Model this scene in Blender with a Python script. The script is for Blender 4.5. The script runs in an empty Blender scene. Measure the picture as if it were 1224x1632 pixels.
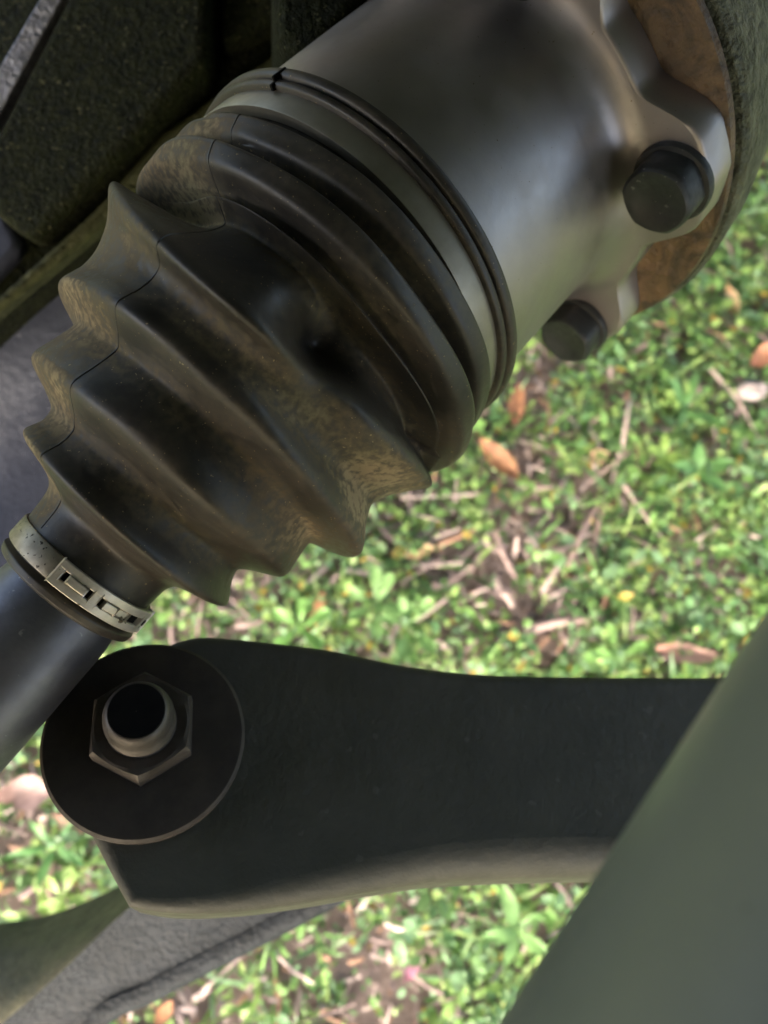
import bpy, math, random
import numpy as np
from mathutils import Matrix, Vector

# ------------------------------------------------------------------ camera, sky, sun, exposure
F = 1230.0                                   # focal length in pixels of the 1224 x 1632 photograph
CAM_H = 0.62                                 # camera height above the ground (m)
UP = np.array([0.04, 0.33, 0.94]); UP /= np.linalg.norm(UP)      # world up, seen from the camera's own axes
EX = np.array([1.0, 0, 0]) - UP * UP[0]; EX /= np.linalg.norm(EX)
EY = np.cross(UP, EX)
ROT = np.stack([EX, EY, UP])                 # camera axes -> world axes
CAMPOS = np.array([0, 0, CAM_H])

scene = bpy.context.scene
cam_data = bpy.data.cameras.new('camera')
cam_data.sensor_fit = 'VERTICAL'
cam_data.sensor_height = 32.0
cam_data.lens = 32.0 * F / 1632.0
cam_data.clip_start = 0.01
cam_data.clip_end = 500.0
cam_data.dof.use_dof = True
cam_data.dof.focus_distance = 0.152
cam_data.dof.aperture_fstop = cam_data.lens / 1.9       # a phone's small opening: 1.9 mm
cam = bpy.data.objects.new('camera', cam_data)
scene.collection.objects.link(cam)
M4 = Matrix.Identity(4)
for i in range(3):
    for j in range(3):
        M4[i][j] = ROT[i][j]
M4.translation = Vector(CAMPOS)
cam.matrix_world = M4
scene.camera = cam

SUN_DIR = np.array([-0.36, -0.78, 0.52]); SUN_DIR /= np.linalg.norm(SUN_DIR)     # towards the sun
world = bpy.data.worlds.new('World'); scene.world = world; world.use_nodes = True
wn = world.node_tree.nodes; wl = world.node_tree.links
sky = wn.new('ShaderNodeTexSky'); sky.sky_type = 'NISHITA'; sky.sun_disc = False
sky.sun_elevation = math.asin(SUN_DIR[2]); sky.sun_rotation = math.atan2(SUN_DIR[0], SUN_DIR[1])
sky.air_density = 1.0; sky.dust_density = 6.0
wn['Background'].inputs['Strength'].default_value = 0.12
wl.new(sky.outputs[0], wn['Background'].inputs['Color'])
sun_d = bpy.data.lights.new('sun', 'SUN'); sun_d.energy = 1.1; sun_d.angle = math.radians(50); sun_d.color = (1, .95, .87)
sun = bpy.data.objects.new('sun', sun_d); scene.collection.objects.link(sun)
sun.rotation_euler = Vector(-SUN_DIR).to_track_quat('-Z', 'Y').to_euler()
sun.location = (1, -2, 3)
scene.view_settings.view_transform = 'Standard'; scene.view_settings.look = 'None'
scene.view_settings.exposure = 2.8; scene.view_settings.gamma = 1.0
scene.view_settings.use_curve_mapping = False

# ------------------------------------------------------------------ helpers
rng = np.random.default_rng(7)
random.seed(7)
COL = scene.collection

def ray(u, v): return np.array([(u - 612) / F, (816 - v) / F, -1.0])
def P(u, v, z): return ray(u, v) * z                       # camera-axes point at depth z
def W(p): return np.asarray(p) @ ROT.T + CAMPOS             # camera axes -> world
def px(p):
    p = np.asarray(p); return np.stack([612 - p[..., 0] / p[..., 2] * F, 816 + p[..., 1] / p[..., 2] * F], -1)
def G(u, v, z=0.0):                                         # where a line of sight meets the ground
    r = ROT @ ray(u, v); return CAMPOS + r * ((z - CAM_H) / r[2])
def unit(v): v = np.asarray(v, float); return v / np.linalg.norm(v)

def thing(name, label, cat, loc, group=None):
    o = bpy.data.objects.new(name, None); COL.objects.link(o)
    o.empty_display_size = 0.02
    o.location = loc; o['label'] = label; o['category'] = cat
    if group: o['group'] = group
    return o

def mesh_data(name, verts, faces, mat, smooth=True, sharp=40, cols=None, attr=None):
    me = bpy.data.meshes.new(name)
    me.from_pydata([tuple(map(float, v)) for v in verts], [], faces)
    if smooth:
        me.polygons.foreach_set('use_smooth', [True] * len(me.polygons))
        me.set_sharp_from_angle(angle=math.radians(sharp))
    if mat: me.materials.append(mat)
    if attr is not None:
        for k, a in attr.items():
            at = me.attributes.new(k, 'FLOAT', 'POINT'); at.data.foreach_set('value', np.asarray(a, np.float32))
    if cols is not None:
        at = me.attributes.new('tint', 'FLOAT_COLOR', 'POINT')
        c4 = np.ones((len(verts), 4), np.float32); c4[:, :3] = cols
        at.data.foreach_set('color', c4.ravel())
    me.validate(); me.update()
    return me

def origin_of(parent):
    o = np.zeros(3)
    while parent is not None:
        o = o + np.array(parent.location); parent = parent.parent
    return o

def obj(name, verts, faces, mat, parent=None, cam_axes=True, bevel=None, subsurf=0, **kw):
    v = W(verts) if cam_axes else np.asarray(verts, float)
    if parent is None:
        loc = np.array([*(v[:, :2].min(0) + v[:, :2].max(0)) / 2, v[:, 2].min()])
    else:
        loc = origin_of(parent)
    me = mesh_data(name, v - loc, faces, mat, **kw)
    o = bpy.data.objects.new(name, me); COL.objects.link(o)
    if parent is None: o.location = loc
    else: o.parent = parent
    if bevel:
        b = o.modifiers.new('bevel', 'BEVEL'); b.width = bevel; b.segments = 3; b.limit_method = 'ANGLE'; b.angle_limit = math.radians(35)
        b.harden_normals = False
    if subsurf:
        s = o.modifiers.new('sub', 'SUBSURF'); s.levels = s.render_levels = subsurf
    return o

def tag(o, label, cat, group=None):
    o['label'] = label; o['category'] = cat
    if group: o['group'] = group
    return o

def frame(c, n):
    """e points to the right-hand outline, g towards the camera"""
    n = unit(n); e = unit(np.cross(n, unit(c)))
    if e[0] < 0: e = -e
    g = np.cross(n, e)
    if g[2] < 0: g = -g
    return e, g, n

def grid_faces(a, b, closed_b=True, closed_a=False, flip=False):
    f = []
    for i in range(a if closed_a else a - 1):
        for j in range(b if closed_b else b - 1):
            i2, j2 = (i + 1) % a, (j + 1) % b
            q = (i * b + j, i * b + j2, i2 * b + j2, i2 * b + j)
            f.append(q[::-1] if flip else q)
    return f

def lathe(c, n, prof, seg=96, e=None, cap0=False, cap1=False, phi0=0, phi1=None, radial=None):
    """prof = [(along, radius)] turned about the axis n through c"""
    if e is None: e, g, n = frame(c, n)
    else: n = unit(n); e = unit(e - n * (e @ n)); g = np.cross(n, e)
    full = phi1 is None
    ph = np.linspace(0, 2 * np.pi, seg, endpoint=False) if full else np.linspace(phi0, phi1, seg)
    V = []
    for l, r in prof:
        rr = r if radial is None else radial(l, r, ph)
        V.append(c + n * l + (np.cos(ph) * rr)[:, None] * e + (np.sin(ph) * rr)[:, None] * g)
    V = np.concatenate(V); Fc = grid_faces(len(prof), seg, closed_b=full)
    if cap0: Fc.append(tuple(range(seg)))
    if cap1: Fc.append(tuple(range((len(prof) - 1) * seg, len(prof) * seg))[::-1])
    return V, Fc

def prism(front, off):
    front = np.asarray(front); k = len(front)
    V = np.concatenate([front, front + np.asarray(off)])
    Fc = [tuple(range(k)), tuple(range(2 * k - 1, k - 1, -1))]
    for i in range(k):
        j = (i + 1) % k; Fc.append((i, i + k, j + k, j))
    return V, Fc

def box_on(c, ax, ay, az, sx, sy, sz):
    V = []
    for k in (0, 1):
        for (a, b) in ((-1, -1), (1, -1), (1, 1), (-1, 1)):
            V.append(c + ax * a * sx / 2 + ay * b * sy / 2 + az * (k - .5) * sz)
    return np.array(V), [(3, 2, 1, 0), (4, 5, 6, 7), (0, 1, 5, 4), (1, 2, 6, 5), (2, 3, 7, 6), (3, 0, 4, 7)]

def join(parts):
    V, Fc, n = [], [], 0
    for v, f in parts:
        V.append(v); Fc += [tuple(i + n for i in q) for q in f]; n += len(v)
    return np.concatenate(V), Fc

def spline(pts, m):
    """Catmull-Rom through pts, m samples per span"""
    p = np.asarray(pts, float); q = np.concatenate([[2 * p[0] - p[1]], p, [2 * p[-1] - p[-2]]])
    out = []
    for i in range(len(p) - 1):
        a, b, c, d = q[i:i + 4]
        for t in np.linspace(0, 1, m, endpoint=False):
            out.append(.5 * ((2 * b) + (c - a) * t + (2 * a - 5 * b + 4 * c - d) * t * t + (3 * b - a - 3 * c + d) * t ** 3))
    out.append(p[-1]); return np.array(out)

# ------------------------------------------------------------------ materials
def mat(name):
    m = bpy.data.materials.new(name); m.use_nodes = True
    return m, m.node_tree.nodes, m.node_tree.links, m.node_tree.nodes['Principled BSDF']

def noise(nt, scale, detail=6, rough=.6, dim=None, dist=0.0):
    n = nt.nodes.new('ShaderNodeTexNoise'); n.inputs['Scale'].default_value = scale
    n.inputs['Detail'].default_value = detail; n.inputs['Roughness'].default_value = rough
    n.inputs['Distortion'].default_value = dist
    tc = nt.nodes.new('ShaderNodeTexCoord'); nt.links.new(tc.outputs['Object'], n.inputs['Vector'])
    return n

def ramp(nt, src, stops):
    r = nt.nodes.new('ShaderNodeValToRGB'); nt.links.new(src, r.inputs[0])
    el = r.color_ramp.elements
    while len(el) < len(stops): el.new(.5)
    for e_, (p_, c_) in zip(el, stops):
        e_.position = p_; e_.color = (*c_, 1) if isinstance(c_, tuple) else (c_, c_, c_, 1)
    return r

def bump(nt, bsdf, src, strength, dist):
    b = nt.nodes.new('ShaderNodeBump'); b.inputs['Strength'].default_value = strength; b.inputs['Distance'].default_value = dist
    nt.links.new(src, b.inputs['Height'])
    nt.links.new(b.outputs[0], bsdf.inputs['Normal']); return b

def math_n(nt, op, a, b=None):
    m = nt.nodes.new('ShaderNodeMath'); m.operation = op; m.use_clamp = True
    for k, x in enumerate((a, b)):
        if x is None: continue
        if isinstance(x, (int, float)): m.inputs[k].default_value = x
        else: nt.links.new(x, m.inputs[k])
    return m.outputs[0]

def mixc(nt, fac, a, b):
    m = nt.nodes.new('ShaderNodeMix'); m.data_type = 'RGBA'
    nt.links.new(fac, m.inputs[0])
    for s, x in ((6, a), (7, b)):
        if isinstance(x, tuple): m.inputs[s].default_value = (*x, 1)
        else: nt.links.new(x, m.inputs[s])
    return m.outputs[2]

def simple(name, c0, c1, scale, rough=(.4, .6), metal=0.0, bstr=.2, bdist=.0006, bscale=None, specks=None, spec=.5, dist=0.0):
    m, N, Lk, b = mat(name); nt = m.node_tree
    n = noise(nt, scale, dist=dist); col = ramp(nt, n.outputs[0], [(.3, c0), (.7, c1)]).outputs[0]
    if specks:
        sc, th, cc = specks
        s = noise(nt, sc, 2, .5); f = ramp(nt, s.outputs[0], [(th, 0.0), (th + .04, 1.0)]).outputs[0]
        col = mixc(nt, f, col, cc)
    Lk.new(col, b.inputs['Base Color'])
    rr = ramp(nt, noise(nt, scale * 2.3).outputs[0], [(.3, rough[0]), (.7, rough[1])])
    Lk.new(rr.outputs[0], b.inputs['Roughness'])
    b.inputs['Metallic'].default_value = metal
    b.inputs['Specular IOR Level'].default_value = spec
    if bstr: bump(nt, b, noise(nt, bscale or scale * 4, 5).outputs[0], bstr, bdist)
    return m

def rubber_material():
    m, N, Lk, b = mat('boot_rubber'); nt = m.node_tree
    at = N.new('ShaderNodeAttribute'); at.attribute_name = 'dust_and_lit'  # also holds the painted lit side of the boot
    n1 = noise(nt, 48, 5, .55, dist=.3); n2 = noise(nt, 620, 2, .5); n3 = noise(nt, 26, 4, .6, dist=1.0)
    a = ramp(nt, n1.outputs[0], [(.34, 0.0), (.68, 1.0)]).outputs[0]
    g_ = ramp(nt, n2.outputs[0], [(.36, .30), (.64, 1.0)]).outputs[0]
    big = ramp(nt, n3.outputs[0], [(.36, .45), (.60, 1.0)]).outputs[0]
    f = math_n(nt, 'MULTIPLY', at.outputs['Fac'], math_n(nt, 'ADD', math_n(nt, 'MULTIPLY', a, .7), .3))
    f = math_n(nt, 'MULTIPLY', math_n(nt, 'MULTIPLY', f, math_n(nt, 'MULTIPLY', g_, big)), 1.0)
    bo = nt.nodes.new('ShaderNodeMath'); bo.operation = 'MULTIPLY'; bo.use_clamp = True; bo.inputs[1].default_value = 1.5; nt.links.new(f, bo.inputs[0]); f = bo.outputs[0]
    film = math_n(nt, 'MULTIPLY', math_n(nt, 'MULTIPLY', a, g_), .11)
    f = math_n(nt, 'ADD', f, film)
    dust_litc = ramp(nt, noise(nt, 40).outputs[0], [(.35, (.27, .19, .11)), (.65, (.29, .24, .13))]).outputs[0]
    rubc = ramp(nt, n1.outputs[0], [(.3, (.013, .0115, .0105)), (.7, (.036, .030, .026))]).outputs[0]
    gs = ramp(nt, noise(nt, 1500, 1, .4).outputs[0], [(.735, 0.0), (.76, .8)]).outputs[0]
    f = math_n(nt, 'ADD', f, gs)
    Lk.new(mixc(nt, f, rubc, dust_litc), b.inputs['Base Color'])
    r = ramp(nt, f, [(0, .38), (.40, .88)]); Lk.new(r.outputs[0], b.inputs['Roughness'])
    bump(nt, b, n2.outputs[0], .18, .0003)
    return m

RUBBER = rubber_material()
STEEL_DARK = simple('satin_black_steel', (.29, .265, .255), (.38, .345, .33), 32, (.36, .56), .95, .14, .0004, 420, specks=(1300, .73, (.16, .11, .08)))
CLAMP = simple('clamp_steel', (.20, .175, .13), (.36, .32, .25), 260, (.35, .55), .8, .15, .0003, 900, specks=(900, .62, (.06, .05, .04)))
PLATE = simple('bright_clamp_steel', (.50, .46, .39), (.68, .63, .55), 300, (.35, .5), .6, .10, .0002, 900, specks=(500, .66, (.12, .09, .06)))
BAND = simple('band_steel', (.24, .22, .18), (.33, .305, .25), 110, (.40, .55), .8, .06, .0002, 900)
BOLT = simple('black_oxide', (.010, .011, .011), (.024, .026, .024), 220, (.4, .65), .0, .3, .0003, 900, specks=(600, .70, (.10, .10, .09)))
RUST = simple('ochre_varnish', (.020, .013, .008), (.17, .100, .045), 55, (.35, .65), .1, .9, .0022, 210, specks=(95, .60, (.045, .028, .016)), dist=2.2)
CAST = simple('oily_casting', (.025, .027, .018), (.17, .17, .115), 170, (.35, .6), .3, 1.0, .0045, 380)
MOSS = simple('grimy_casting', (.003, .004, .0015), (.020, .023, .007), 240, (.5, .85), .0, 1.0, .0030, 480, specks=(620, .66, (.09, .09, .045)), spec=.12)
GRIME = simple('greasy_lip', (.03, .033, .014), (.075, .078, .034), 260, (.5, .8), .0, 1.0, .0020, 300, spec=.2)
ALU = simple('bare_casting_edge', (.16, .17, .21), (.42, .43, .50), 240, (.3, .6), .8, .9, .0016, 420)
BLUEGREY = simple('blue_grey_paint', (.045, .050, .074), (.066, .072, .10), 70, (.28, .45), .3, .5, .0008, 330, specks=(520, .72, (.25, .25, .28)))
SHAFT = simple('painted_shaft', (.11, .115, .14), (.17, .175, .205), 90, (.36, .50), .8, .25, .0004, 500, specks=(480, .72, (.28, .28, .30)))
ARM = simple('arm_black', (.050, .049, .037), (.078, .074, .057), 45, (.45, .7), .0, .45, .0008, 380, specks=(260, .70, (.09, .085, .07)))
WASHER = simple('brown_washer', (.022, .016, .012), (.050, .037, .027), 110, (.55, .8), .0, .2, .0004, 400)
NUT = simple('worn_nut', (.05, .042, .036), (.11, .095, .083), 160, (.4, .6), .5, .2, .0003, 700)
HOLE = simple('stud_end', (.004, .004, .004), (.010, .009, .008), 200, (.7, .9), .0, .2, .0003, 700, spec=.08)
TUBE = simple('grey_green_paint', (.120, .138, .122), (.160, .178, .160), 35, (.36, .52), .0, .08, .0004, 500, specks=(330, .72, (.06, .065, .055)))
BEAM = simple('grey_beam_paint', (.008, .0105, .013), (.018, .022, .027), 120, (.55, .75), .0, 1.0, .0014, 420, specks=(900, .73, (.12, .12, .12)), spec=.25)
BEAMSIDE = simple('muddy_beam_side', (.03, .03, .016), (.085, .078, .040), 70, (.5, .8), .0, .6, .0012, 220)
BLOCKER = simple('blocker_grey', (.06, .06, .062), (.11, .108, .105), 20, (.7, .9), .0, .2, .002, 60)  # for the added slabs that block sky and sun

def leaf_material(name, rough=.45, transl=.35):
    m, N, Lk, b = mat(name); nt = m.node_tree
    at = N.new('ShaderNodeAttribute'); at.attribute_name = 'tint'
    n = noise(nt, 160, 3); v = ramp(nt, n.outputs[0], [(.3, .75), (.7, 1.15)]).outputs[0]
    mx = N.new('ShaderNodeMix'); mx.data_type = 'RGBA'; mx.blend_type = 'MULTIPLY'; mx.inputs[0].default_value = 1
    Lk.new(at.outputs['Color'], mx.inputs[6]); Lk.new(v, mx.inputs[7])
    Lk.new(mx.outputs[2], b.inputs['Base Color']); b.inputs['Roughness'].default_value = rough
    if transl:
        tr = N.new('ShaderNodeBsdfTranslucent'); Lk.new(mx.outputs[2], tr.inputs['Color'])
        ms = N.new('ShaderNodeMixShader'); ms.inputs[0].default_value = transl
        Lk.new(b.outputs[0], ms.inputs[1]); Lk.new(tr.outputs[0], ms.inputs[2])
        Lk.new(ms.outputs[0], N['Material Output'].inputs['Surface'])
    return m
LEAF = leaf_material('leaf')
DRY = leaf_material('dry_leaf', .65, .15)
LITTER = leaf_material('litter', .8, 0)

def soil_material():
    m, N, Lk, b = mat('soil'); nt = m.node_tree
    n = noise(nt, 55, 8, .7); c = ramp(nt, n.outputs[0], [(.3, (.11, .08, .07)), (.55, (.21, .16, .142)), (.75, (.30, .235, .21))]).outputs[0]
    far = noise(nt, 3.0, 8, .65); gf = ramp(nt, far.outputs[0], [(.34, .20), (.58, .75)]).outputs[0]
    gc = ramp(nt, noise(nt, 40, 5).outputs[0], [(.35, (.085, .12, .05)), (.65, (.20, .26, .11))]).outputs[0]
    # beyond the planted patch the lawn is only a colour
    tc = N.new('ShaderNodeTexCoord'); ln = N.new('ShaderNodeVectorMath'); ln.operation = 'LENGTH'; Lk.new(tc.outputs['Object'], ln.inputs[0])
    rr = N.new('ShaderNodeMapRange'); rr.inputs[1].default_value = .9; rr.inputs[2].default_value = 1.3; Lk.new(ln.outputs['Value'], rr.inputs[0])
    Lk.new(mixc(nt, math_n(nt, 'MULTIPLY', gf, rr.outputs[0]), c, gc), b.inputs['Base Color'])
    b.inputs['Roughness'].default_value = .95; b.inputs['Specular IOR Level'].default_value = .2
    bump(nt, b, n.outputs[0], .8, .006)
    return m
SOIL = soil_material()

# ------------------------------------------------------------------ the ground
def ground_height(x, y):
    return .006 * np.sin(5.1 * x + 1.3) * np.cos(4.3 * y) + .004 * np.sin(17 * x + 3 * y) * np.cos(13 * y - 5 * x)
gx = np.concatenate([[-150, -40, -12, -5], np.linspace(-2, 2, 81), [5, 12, 40, 150]])
gy = np.concatenate([[-150, -40, -12, -5], np.linspace(-1.5, 2.5, 81), [5, 12, 40, 150]])
XX, YY = np.meshgrid(gx, gy, indexing='ij')
gv = np.stack([XX, YY, ground_height(XX, YY)], -1).reshape(-1, 3)
ground = bpy.data.objects.new('ground', mesh_data('ground', gv, grid_faces(len(gx), len(gy), closed_b=False, flip=True), SOIL))
COL.objects.link(ground); ground['kind'] = 'structure'

# bare litter patches, traced from where the photograph shows soil and dry straw: (u, v, radius px, strength)
BARE = [(860, 860, 95, 1), (760, 930, 130, .9), (940, 800, 60, .9), (660, 860, 90, .7), (850, 990, 90, .7), (560, 950, 60, .5), (330, 960, 70, .8),
        (840, 600, 60, .7), (800, 700, 70, .6), (60, 1260, 70, .9), (60, 1420, 80, .7), (150, 1360, 60, .6), (300, 1590, 110, 1), (560, 1500, 90, .9),
        (600, 1590, 80, .9), (650, 1500, 50, .6), (20, 1170, 30, .5), (1170, 690, 50, .4), (1000, 560, 40, .3), (420, 930, 60, .6), (1040, 900, 60, .35)]
bc = np.array([G(u, v)[:2] for u, v, *_ in BARE]); br = np.array([np.linalg.norm(G(u + r, v)[:2] - G(u, v)[:2]) for u, v, r, _ in BARE]); bs = np.array([b[3] for b in BARE])
def bareness(x, y):
    d = ((x[:, None] - bc[:, 0]) ** 2 + (y[:, None] - bc[:, 1]) ** 2) / br ** 2
    wob = .25 * np.sin(23 * x + 9 * y) * np.cos(19 * y - 7 * x) + .2 * np.sin(61 * x) * np.cos(57 * y)
    return np.clip((np.exp(-d) * bs).max(1) + wob * .6, 0, 1)

# leaf template: length along +x, width along y, folded on the midrib, drooping tip
LT = np.array([[0, 0, 0], [.3, .36, .06], [.3, 0, .0], [.3, -.36, .06], [.65, .38, .05], [.65, 0, -.02], [.65, -.38, .05], [1, 0, -.12]])
LF = [(0, 2, 1), (0, 3, 2), (1, 2, 5, 4), (2, 3, 6, 5), (4, 5, 7), (5, 6, 7)]
BT = np.array([[0, .5, 0], [0, -.5, 0], [.35, .5, .16], [.35, -.5, .16], [.7, .36, .18], [.7, -.36, .18], [1, 0, .06]])
BF = [(0, 1, 3, 2), (2, 3, 5, 4), (4, 5, 6)]

def scatter(template, faces, pos, yaw, pitch, roll, length, width, cols):
    n = len(pos); t = template
    v = np.empty((n, len(t), 3))
    v[..., 0] = t[:, 0] * length[:, None]; v[..., 1] = t[:, 1] * width[:, None]; v[..., 2] = t[:, 2] * length[:, None]
    cr, sr = np.cos(roll)[:, None], np.sin(roll)[:, None]
    y, z = v[..., 1] * cr - v[..., 2] * sr, v[..., 1] * sr + v[..., 2] * cr; v[..., 1], v[..., 2] = y, z
    cp, sp = np.cos(pitch)[:, None], np.sin(pitch)[:, None]
    x, z = v[..., 0] * cp - v[..., 2] * sp, v[..., 0] * sp + v[..., 2] * cp; v[..., 0], v[..., 2] = x, z
    cy, sy = np.cos(yaw)[:, None], np.sin(yaw)[:, None]
    x, y = v[..., 0] * cy - v[..., 1] * sy, v[..., 0] * sy + v[..., 1] * cy; v[..., 0], v[..., 1] = x, y
    v += pos[:, None, :]
    m = len(t)
    fc = [tuple(i + k * m for i in f) for k in range(n) for f in faces]
    return v.reshape(-1, 3), fc, np.repeat(cols, m, 0)

def stuff(name, chunks, material, label, cat):
    V = np.concatenate([c[0] for c in chunks]); C = np.concatenate([c[2] for c in chunks]); Fc = []; n = 0
    for c in chunks:
        Fc += [tuple(i + n for i in f) for f in c[1]]; n += len(c[0])
    o = bpy.data.objects.new(name, mesh_data(name, V, Fc, material, cols=C, sharp=180)); COL.objects.link(o)
    o['kind'] = 'stuff'; o['label'] = label; o['category'] = cat
    return o

GREENS = np.array([[.130, .250, .070], [.170, .310, .085], [.220, .340, .095], [.110, .220, .085], [.180, .300, .150], [.270, .380, .120], [.120, .215, .075]])
X0, X1, Y0, Y1 = -.80, .95, -.60, 1.15

def plantlets(count, thin):
    x = rng.uniform(X0, X1, count); y = rng.uniform(Y0, Y1, count)
    keep = rng.random(count) > bareness(x, y) * thin
    return x[keep], y[keep]

# small ovate leaves in little tufts
x, y = plantlets(42000, .92)
k = rng.integers(4, 9, len(x)); idx = np.repeat(np.arange(len(x)), k)
size = rng.choice([.0045, .0065, .009, .013], len(x), p=[.30, .38, .24, .08])[idx] * rng.uniform(.7, 1.25, len(idx))
yaw = rng.uniform(0, 2 * np.pi, len(idx)); spread = rng.uniform(.0, .011, len(idx))
z = ground_height(x, y)[idx] + rng.uniform(.004, .030, len(idx)) * rng.uniform(.5, 1.2, len(x))[idx]
pos = np.stack([x[idx] + np.cos(yaw) * spread, y[idx] + np.sin(yaw) * spread, z], 1)
col = GREENS[rng.integers(0, len(GREENS), len(x))][idx] * rng.uniform(.85, 1.4, (len(idx), 1))
yel = rng.random(len(idx)) < .03; col[yel] = np.array([.40, .30, .06]) * rng.uniform(.6, 1.2, (yel.sum(), 1))
cover = [scatter(LT, LF, pos, yaw, rng.normal(.15, .35, len(idx)), rng.normal(0, .35, len(idx)), size, size * rng.uniform(.45, .95, len(idx)), col)]
# the same cover, thinner and coarser, goes on outside the patch in view
x = rng.uniform(-2.6, 2.8, 19000); y = rng.uniform(-2.2, 3.2, 19000)
out_ = (x < X0) | (x > X1) | (y < Y0) | (y > Y1); x, y = x[out_], y[out_]
idx = np.repeat(np.arange(len(x)), 3); yaw = rng.uniform(0, 2 * np.pi, len(idx)); size = rng.uniform(.010, .026, len(idx)); spread = rng.uniform(.002, .02, len(idx))
pos = np.stack([x[idx] + np.cos(yaw) * spread, y[idx] + np.sin(yaw) * spread, ground_height(x, y)[idx] + rng.uniform(.004, .03, len(idx))], 1)
col = GREENS[rng.integers(0, len(GREENS), len(x))][idx] * rng.uniform(.75, 1.5, (len(idx), 1))
cover.append(scatter(LT, LF, pos, yaw, rng.normal(.15, .35, len(idx)), rng.normal(0, .35, len(idx)), size, size * rng.uniform(.5, .95, len(idx)), col))
stuff('leafy_ground_cover', cover, LEAF, 'low carpet of small bright green leaves covering the soil below the vehicle', 'ground cover')

# grass blades
x, y = plantlets(5200, .6)
k = rng.integers(2, 6, len(x)); idx = np.repeat(np.arange(len(x)), k)
ln = rng.uniform(.012, .042, len(idx)); yaw = rng.uniform(0, 2 * np.pi, len(idx))
pos = np.stack([x[idx] + rng.normal(0, .004, len(idx)), y[idx] + rng.normal(0, .004, len(idx)), ground_height(x, y)[idx] + rng.uniform(0, .012, len(idx))], 1)
col = GREENS[rng.integers(0, len(GREENS), len(idx))] * rng.uniform(.8, 1.35, (len(idx), 1))
stuff('grass', [scatter(BT, BF, pos, yaw, rng.uniform(.1, .9, len(idx)), rng.normal(0, .3, len(idx)), ln, rng.uniform(.0018, .0040, len(idx)), col)], LEAF,
      'short grass blades sprouting between the small leaves', 'grass')

# dry straw, bark and mulch on the soil
n = 42000
x = rng.uniform(X0, X1, n); y = rng.uniform(Y0, Y1, n); b_ = bareness(x, y)
keep = rng.random(n) < .26 + .74 * b_; x, y = x[keep], y[keep]; n = len(x)
pal = np.array([[.30, .22, .20], [.36, .27, .245], [.19, .14, .12], [.42, .325, .295], [.25, .18, .16], [.46, .365, .33], [.33, .19, .12]])
col = pal[rng.integers(0, len(pal), n)] * rng.uniform(.6, 1.05, (n, 1))
ST = np.array([[0, .5, 0], [0, -.5, 0], [.5, .55, .07], [.5, -.55, .07], [1, .3, .0], [1, -.3, .0], [.5, 0, .13]])
SF = [(0, 1, 3, 6), (0, 6, 2), (2, 6, 4), (6, 3, 5, 4)]
ln = rng.gamma(2.6, .0065, n)
stuff('dry_mulch', [scatter(ST, SF, np.stack([x, y, ground_height(x, y) + rng.uniform(.001, .020, n)], 1), rng.uniform(0, 2 * np.pi, n), rng.normal(.05, .25, n), rng.normal(0, .3, n),
      ln, rng.uniform(.0010, .0040, n), col)], LITTER, 'mauve brown straw, bark shreds and dead leaf bits on the soil', 'mulch')

# ------------------------------------------------------------------ single fallen leaves, twigs, weeds, a pebble
def blade_mesh(ln, wd, curl, shape, cup=.25, na=9, nb=5, stalk=.12):
    V = []
    for a in np.linspace(0, 1, na):
        w_ = wd * shape(a); x_ = ln * a; z_ = curl * ln * (a - .5) ** 2
        for b in np.linspace(-1, 1, nb): V.append((x_, b * w_ / 2, z_ + cup * w_ * b * b + .03 * ln * math.sin(5 * a + 2 * b)))
    return np.array(V)
oval = lambda a: max(.02, math.sin(math.pi * min(1, a * .97 + .015)) ** .8)
spat = lambda a: max(.05, (a ** 1.2) * 1.25 * math.sqrt(max(0, 1 - a ** 5)) + .05)
def turn(V, yaw, pitch, roll):
    R = np.array(Matrix.Rotation(yaw, 3, 'Z') @ Matrix.Rotation(-pitch, 3, 'Y') @ Matrix.Rotation(roll, 3, 'X')); return V @ R.T

def dry_leaf(u, v, length_px, ang, width, colr, label, curl=.5, pitch=.1, roll=.2, lift=.022):
    z0 = lift; a = G(u, v, z0); d = math.radians(ang)
    b1 = G(u + length_px / 2 * math.cos(d), v - length_px / 2 * math.sin(d), z0); b0 = G(u - length_px / 2 * math.cos(d), v + length_px / 2 * math.sin(d), z0)
    ln = np.linalg.norm(b1 - b0); yaw = math.atan2(b1[1] - b0[1], b1[0] - b0[0])
    V = turn(blade_mesh(ln, ln * width, curl, oval), yaw, pitch, roll) + b0
    V = V + rng.normal(0, ln * .018, V.shape)
    cols = np.array(colr) * rng.uniform(.62, 1.05, (len(V), 1)); cols[:15] *= np.array([.8, .7, .65])
    o = obj('fallen_leaf', V, grid_faces(9, 5, closed_b=False, flip=True), DRY, None, cam_axes=False, cols=cols, sharp=180)
    sm = o.modifiers.new('sub', 'SUBSURF'); sm.levels = sm.render_levels = 1
    tag(o, label, 'leaf', 'dead leaves lying on the ground')
ORANGE = (.42, .20, .09); SALMON = (.54, .33, .26); MAUVE = (.31, .21, .19); TAN = (.48, .35, .19); RUSTY = (.34, .16, .08); PINK = (.38, .16, .23)
dry_leaf(798, 736, 92, -48, .36, (.36, .18, .09), 'orange brown leaf on the ground below the housing rim, right of the lowest boot fold', roll=.5)
dry_leaf(503, 978, 74, 72, .26, (.60, .29, .15), 'narrow bright orange leaf standing upright just above the control arm', curl=.2, roll=.5)
dry_leaf(1090, 1046, 96, -8, .42, SALMON, 'pale salmon leaf lying beside the right end of the arm, near the tube', roll=-.3)
dry_leaf(1214, 570, 56, 35, .5, (.50, .24, .14), 'orange leaf cut by the right picture edge below the cast hub')
dry_leaf(822, 648, 66, 78, .33, RUSTY, 'thin rust brown leaf peeking out right beneath the joint rim', curl=.2)
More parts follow.
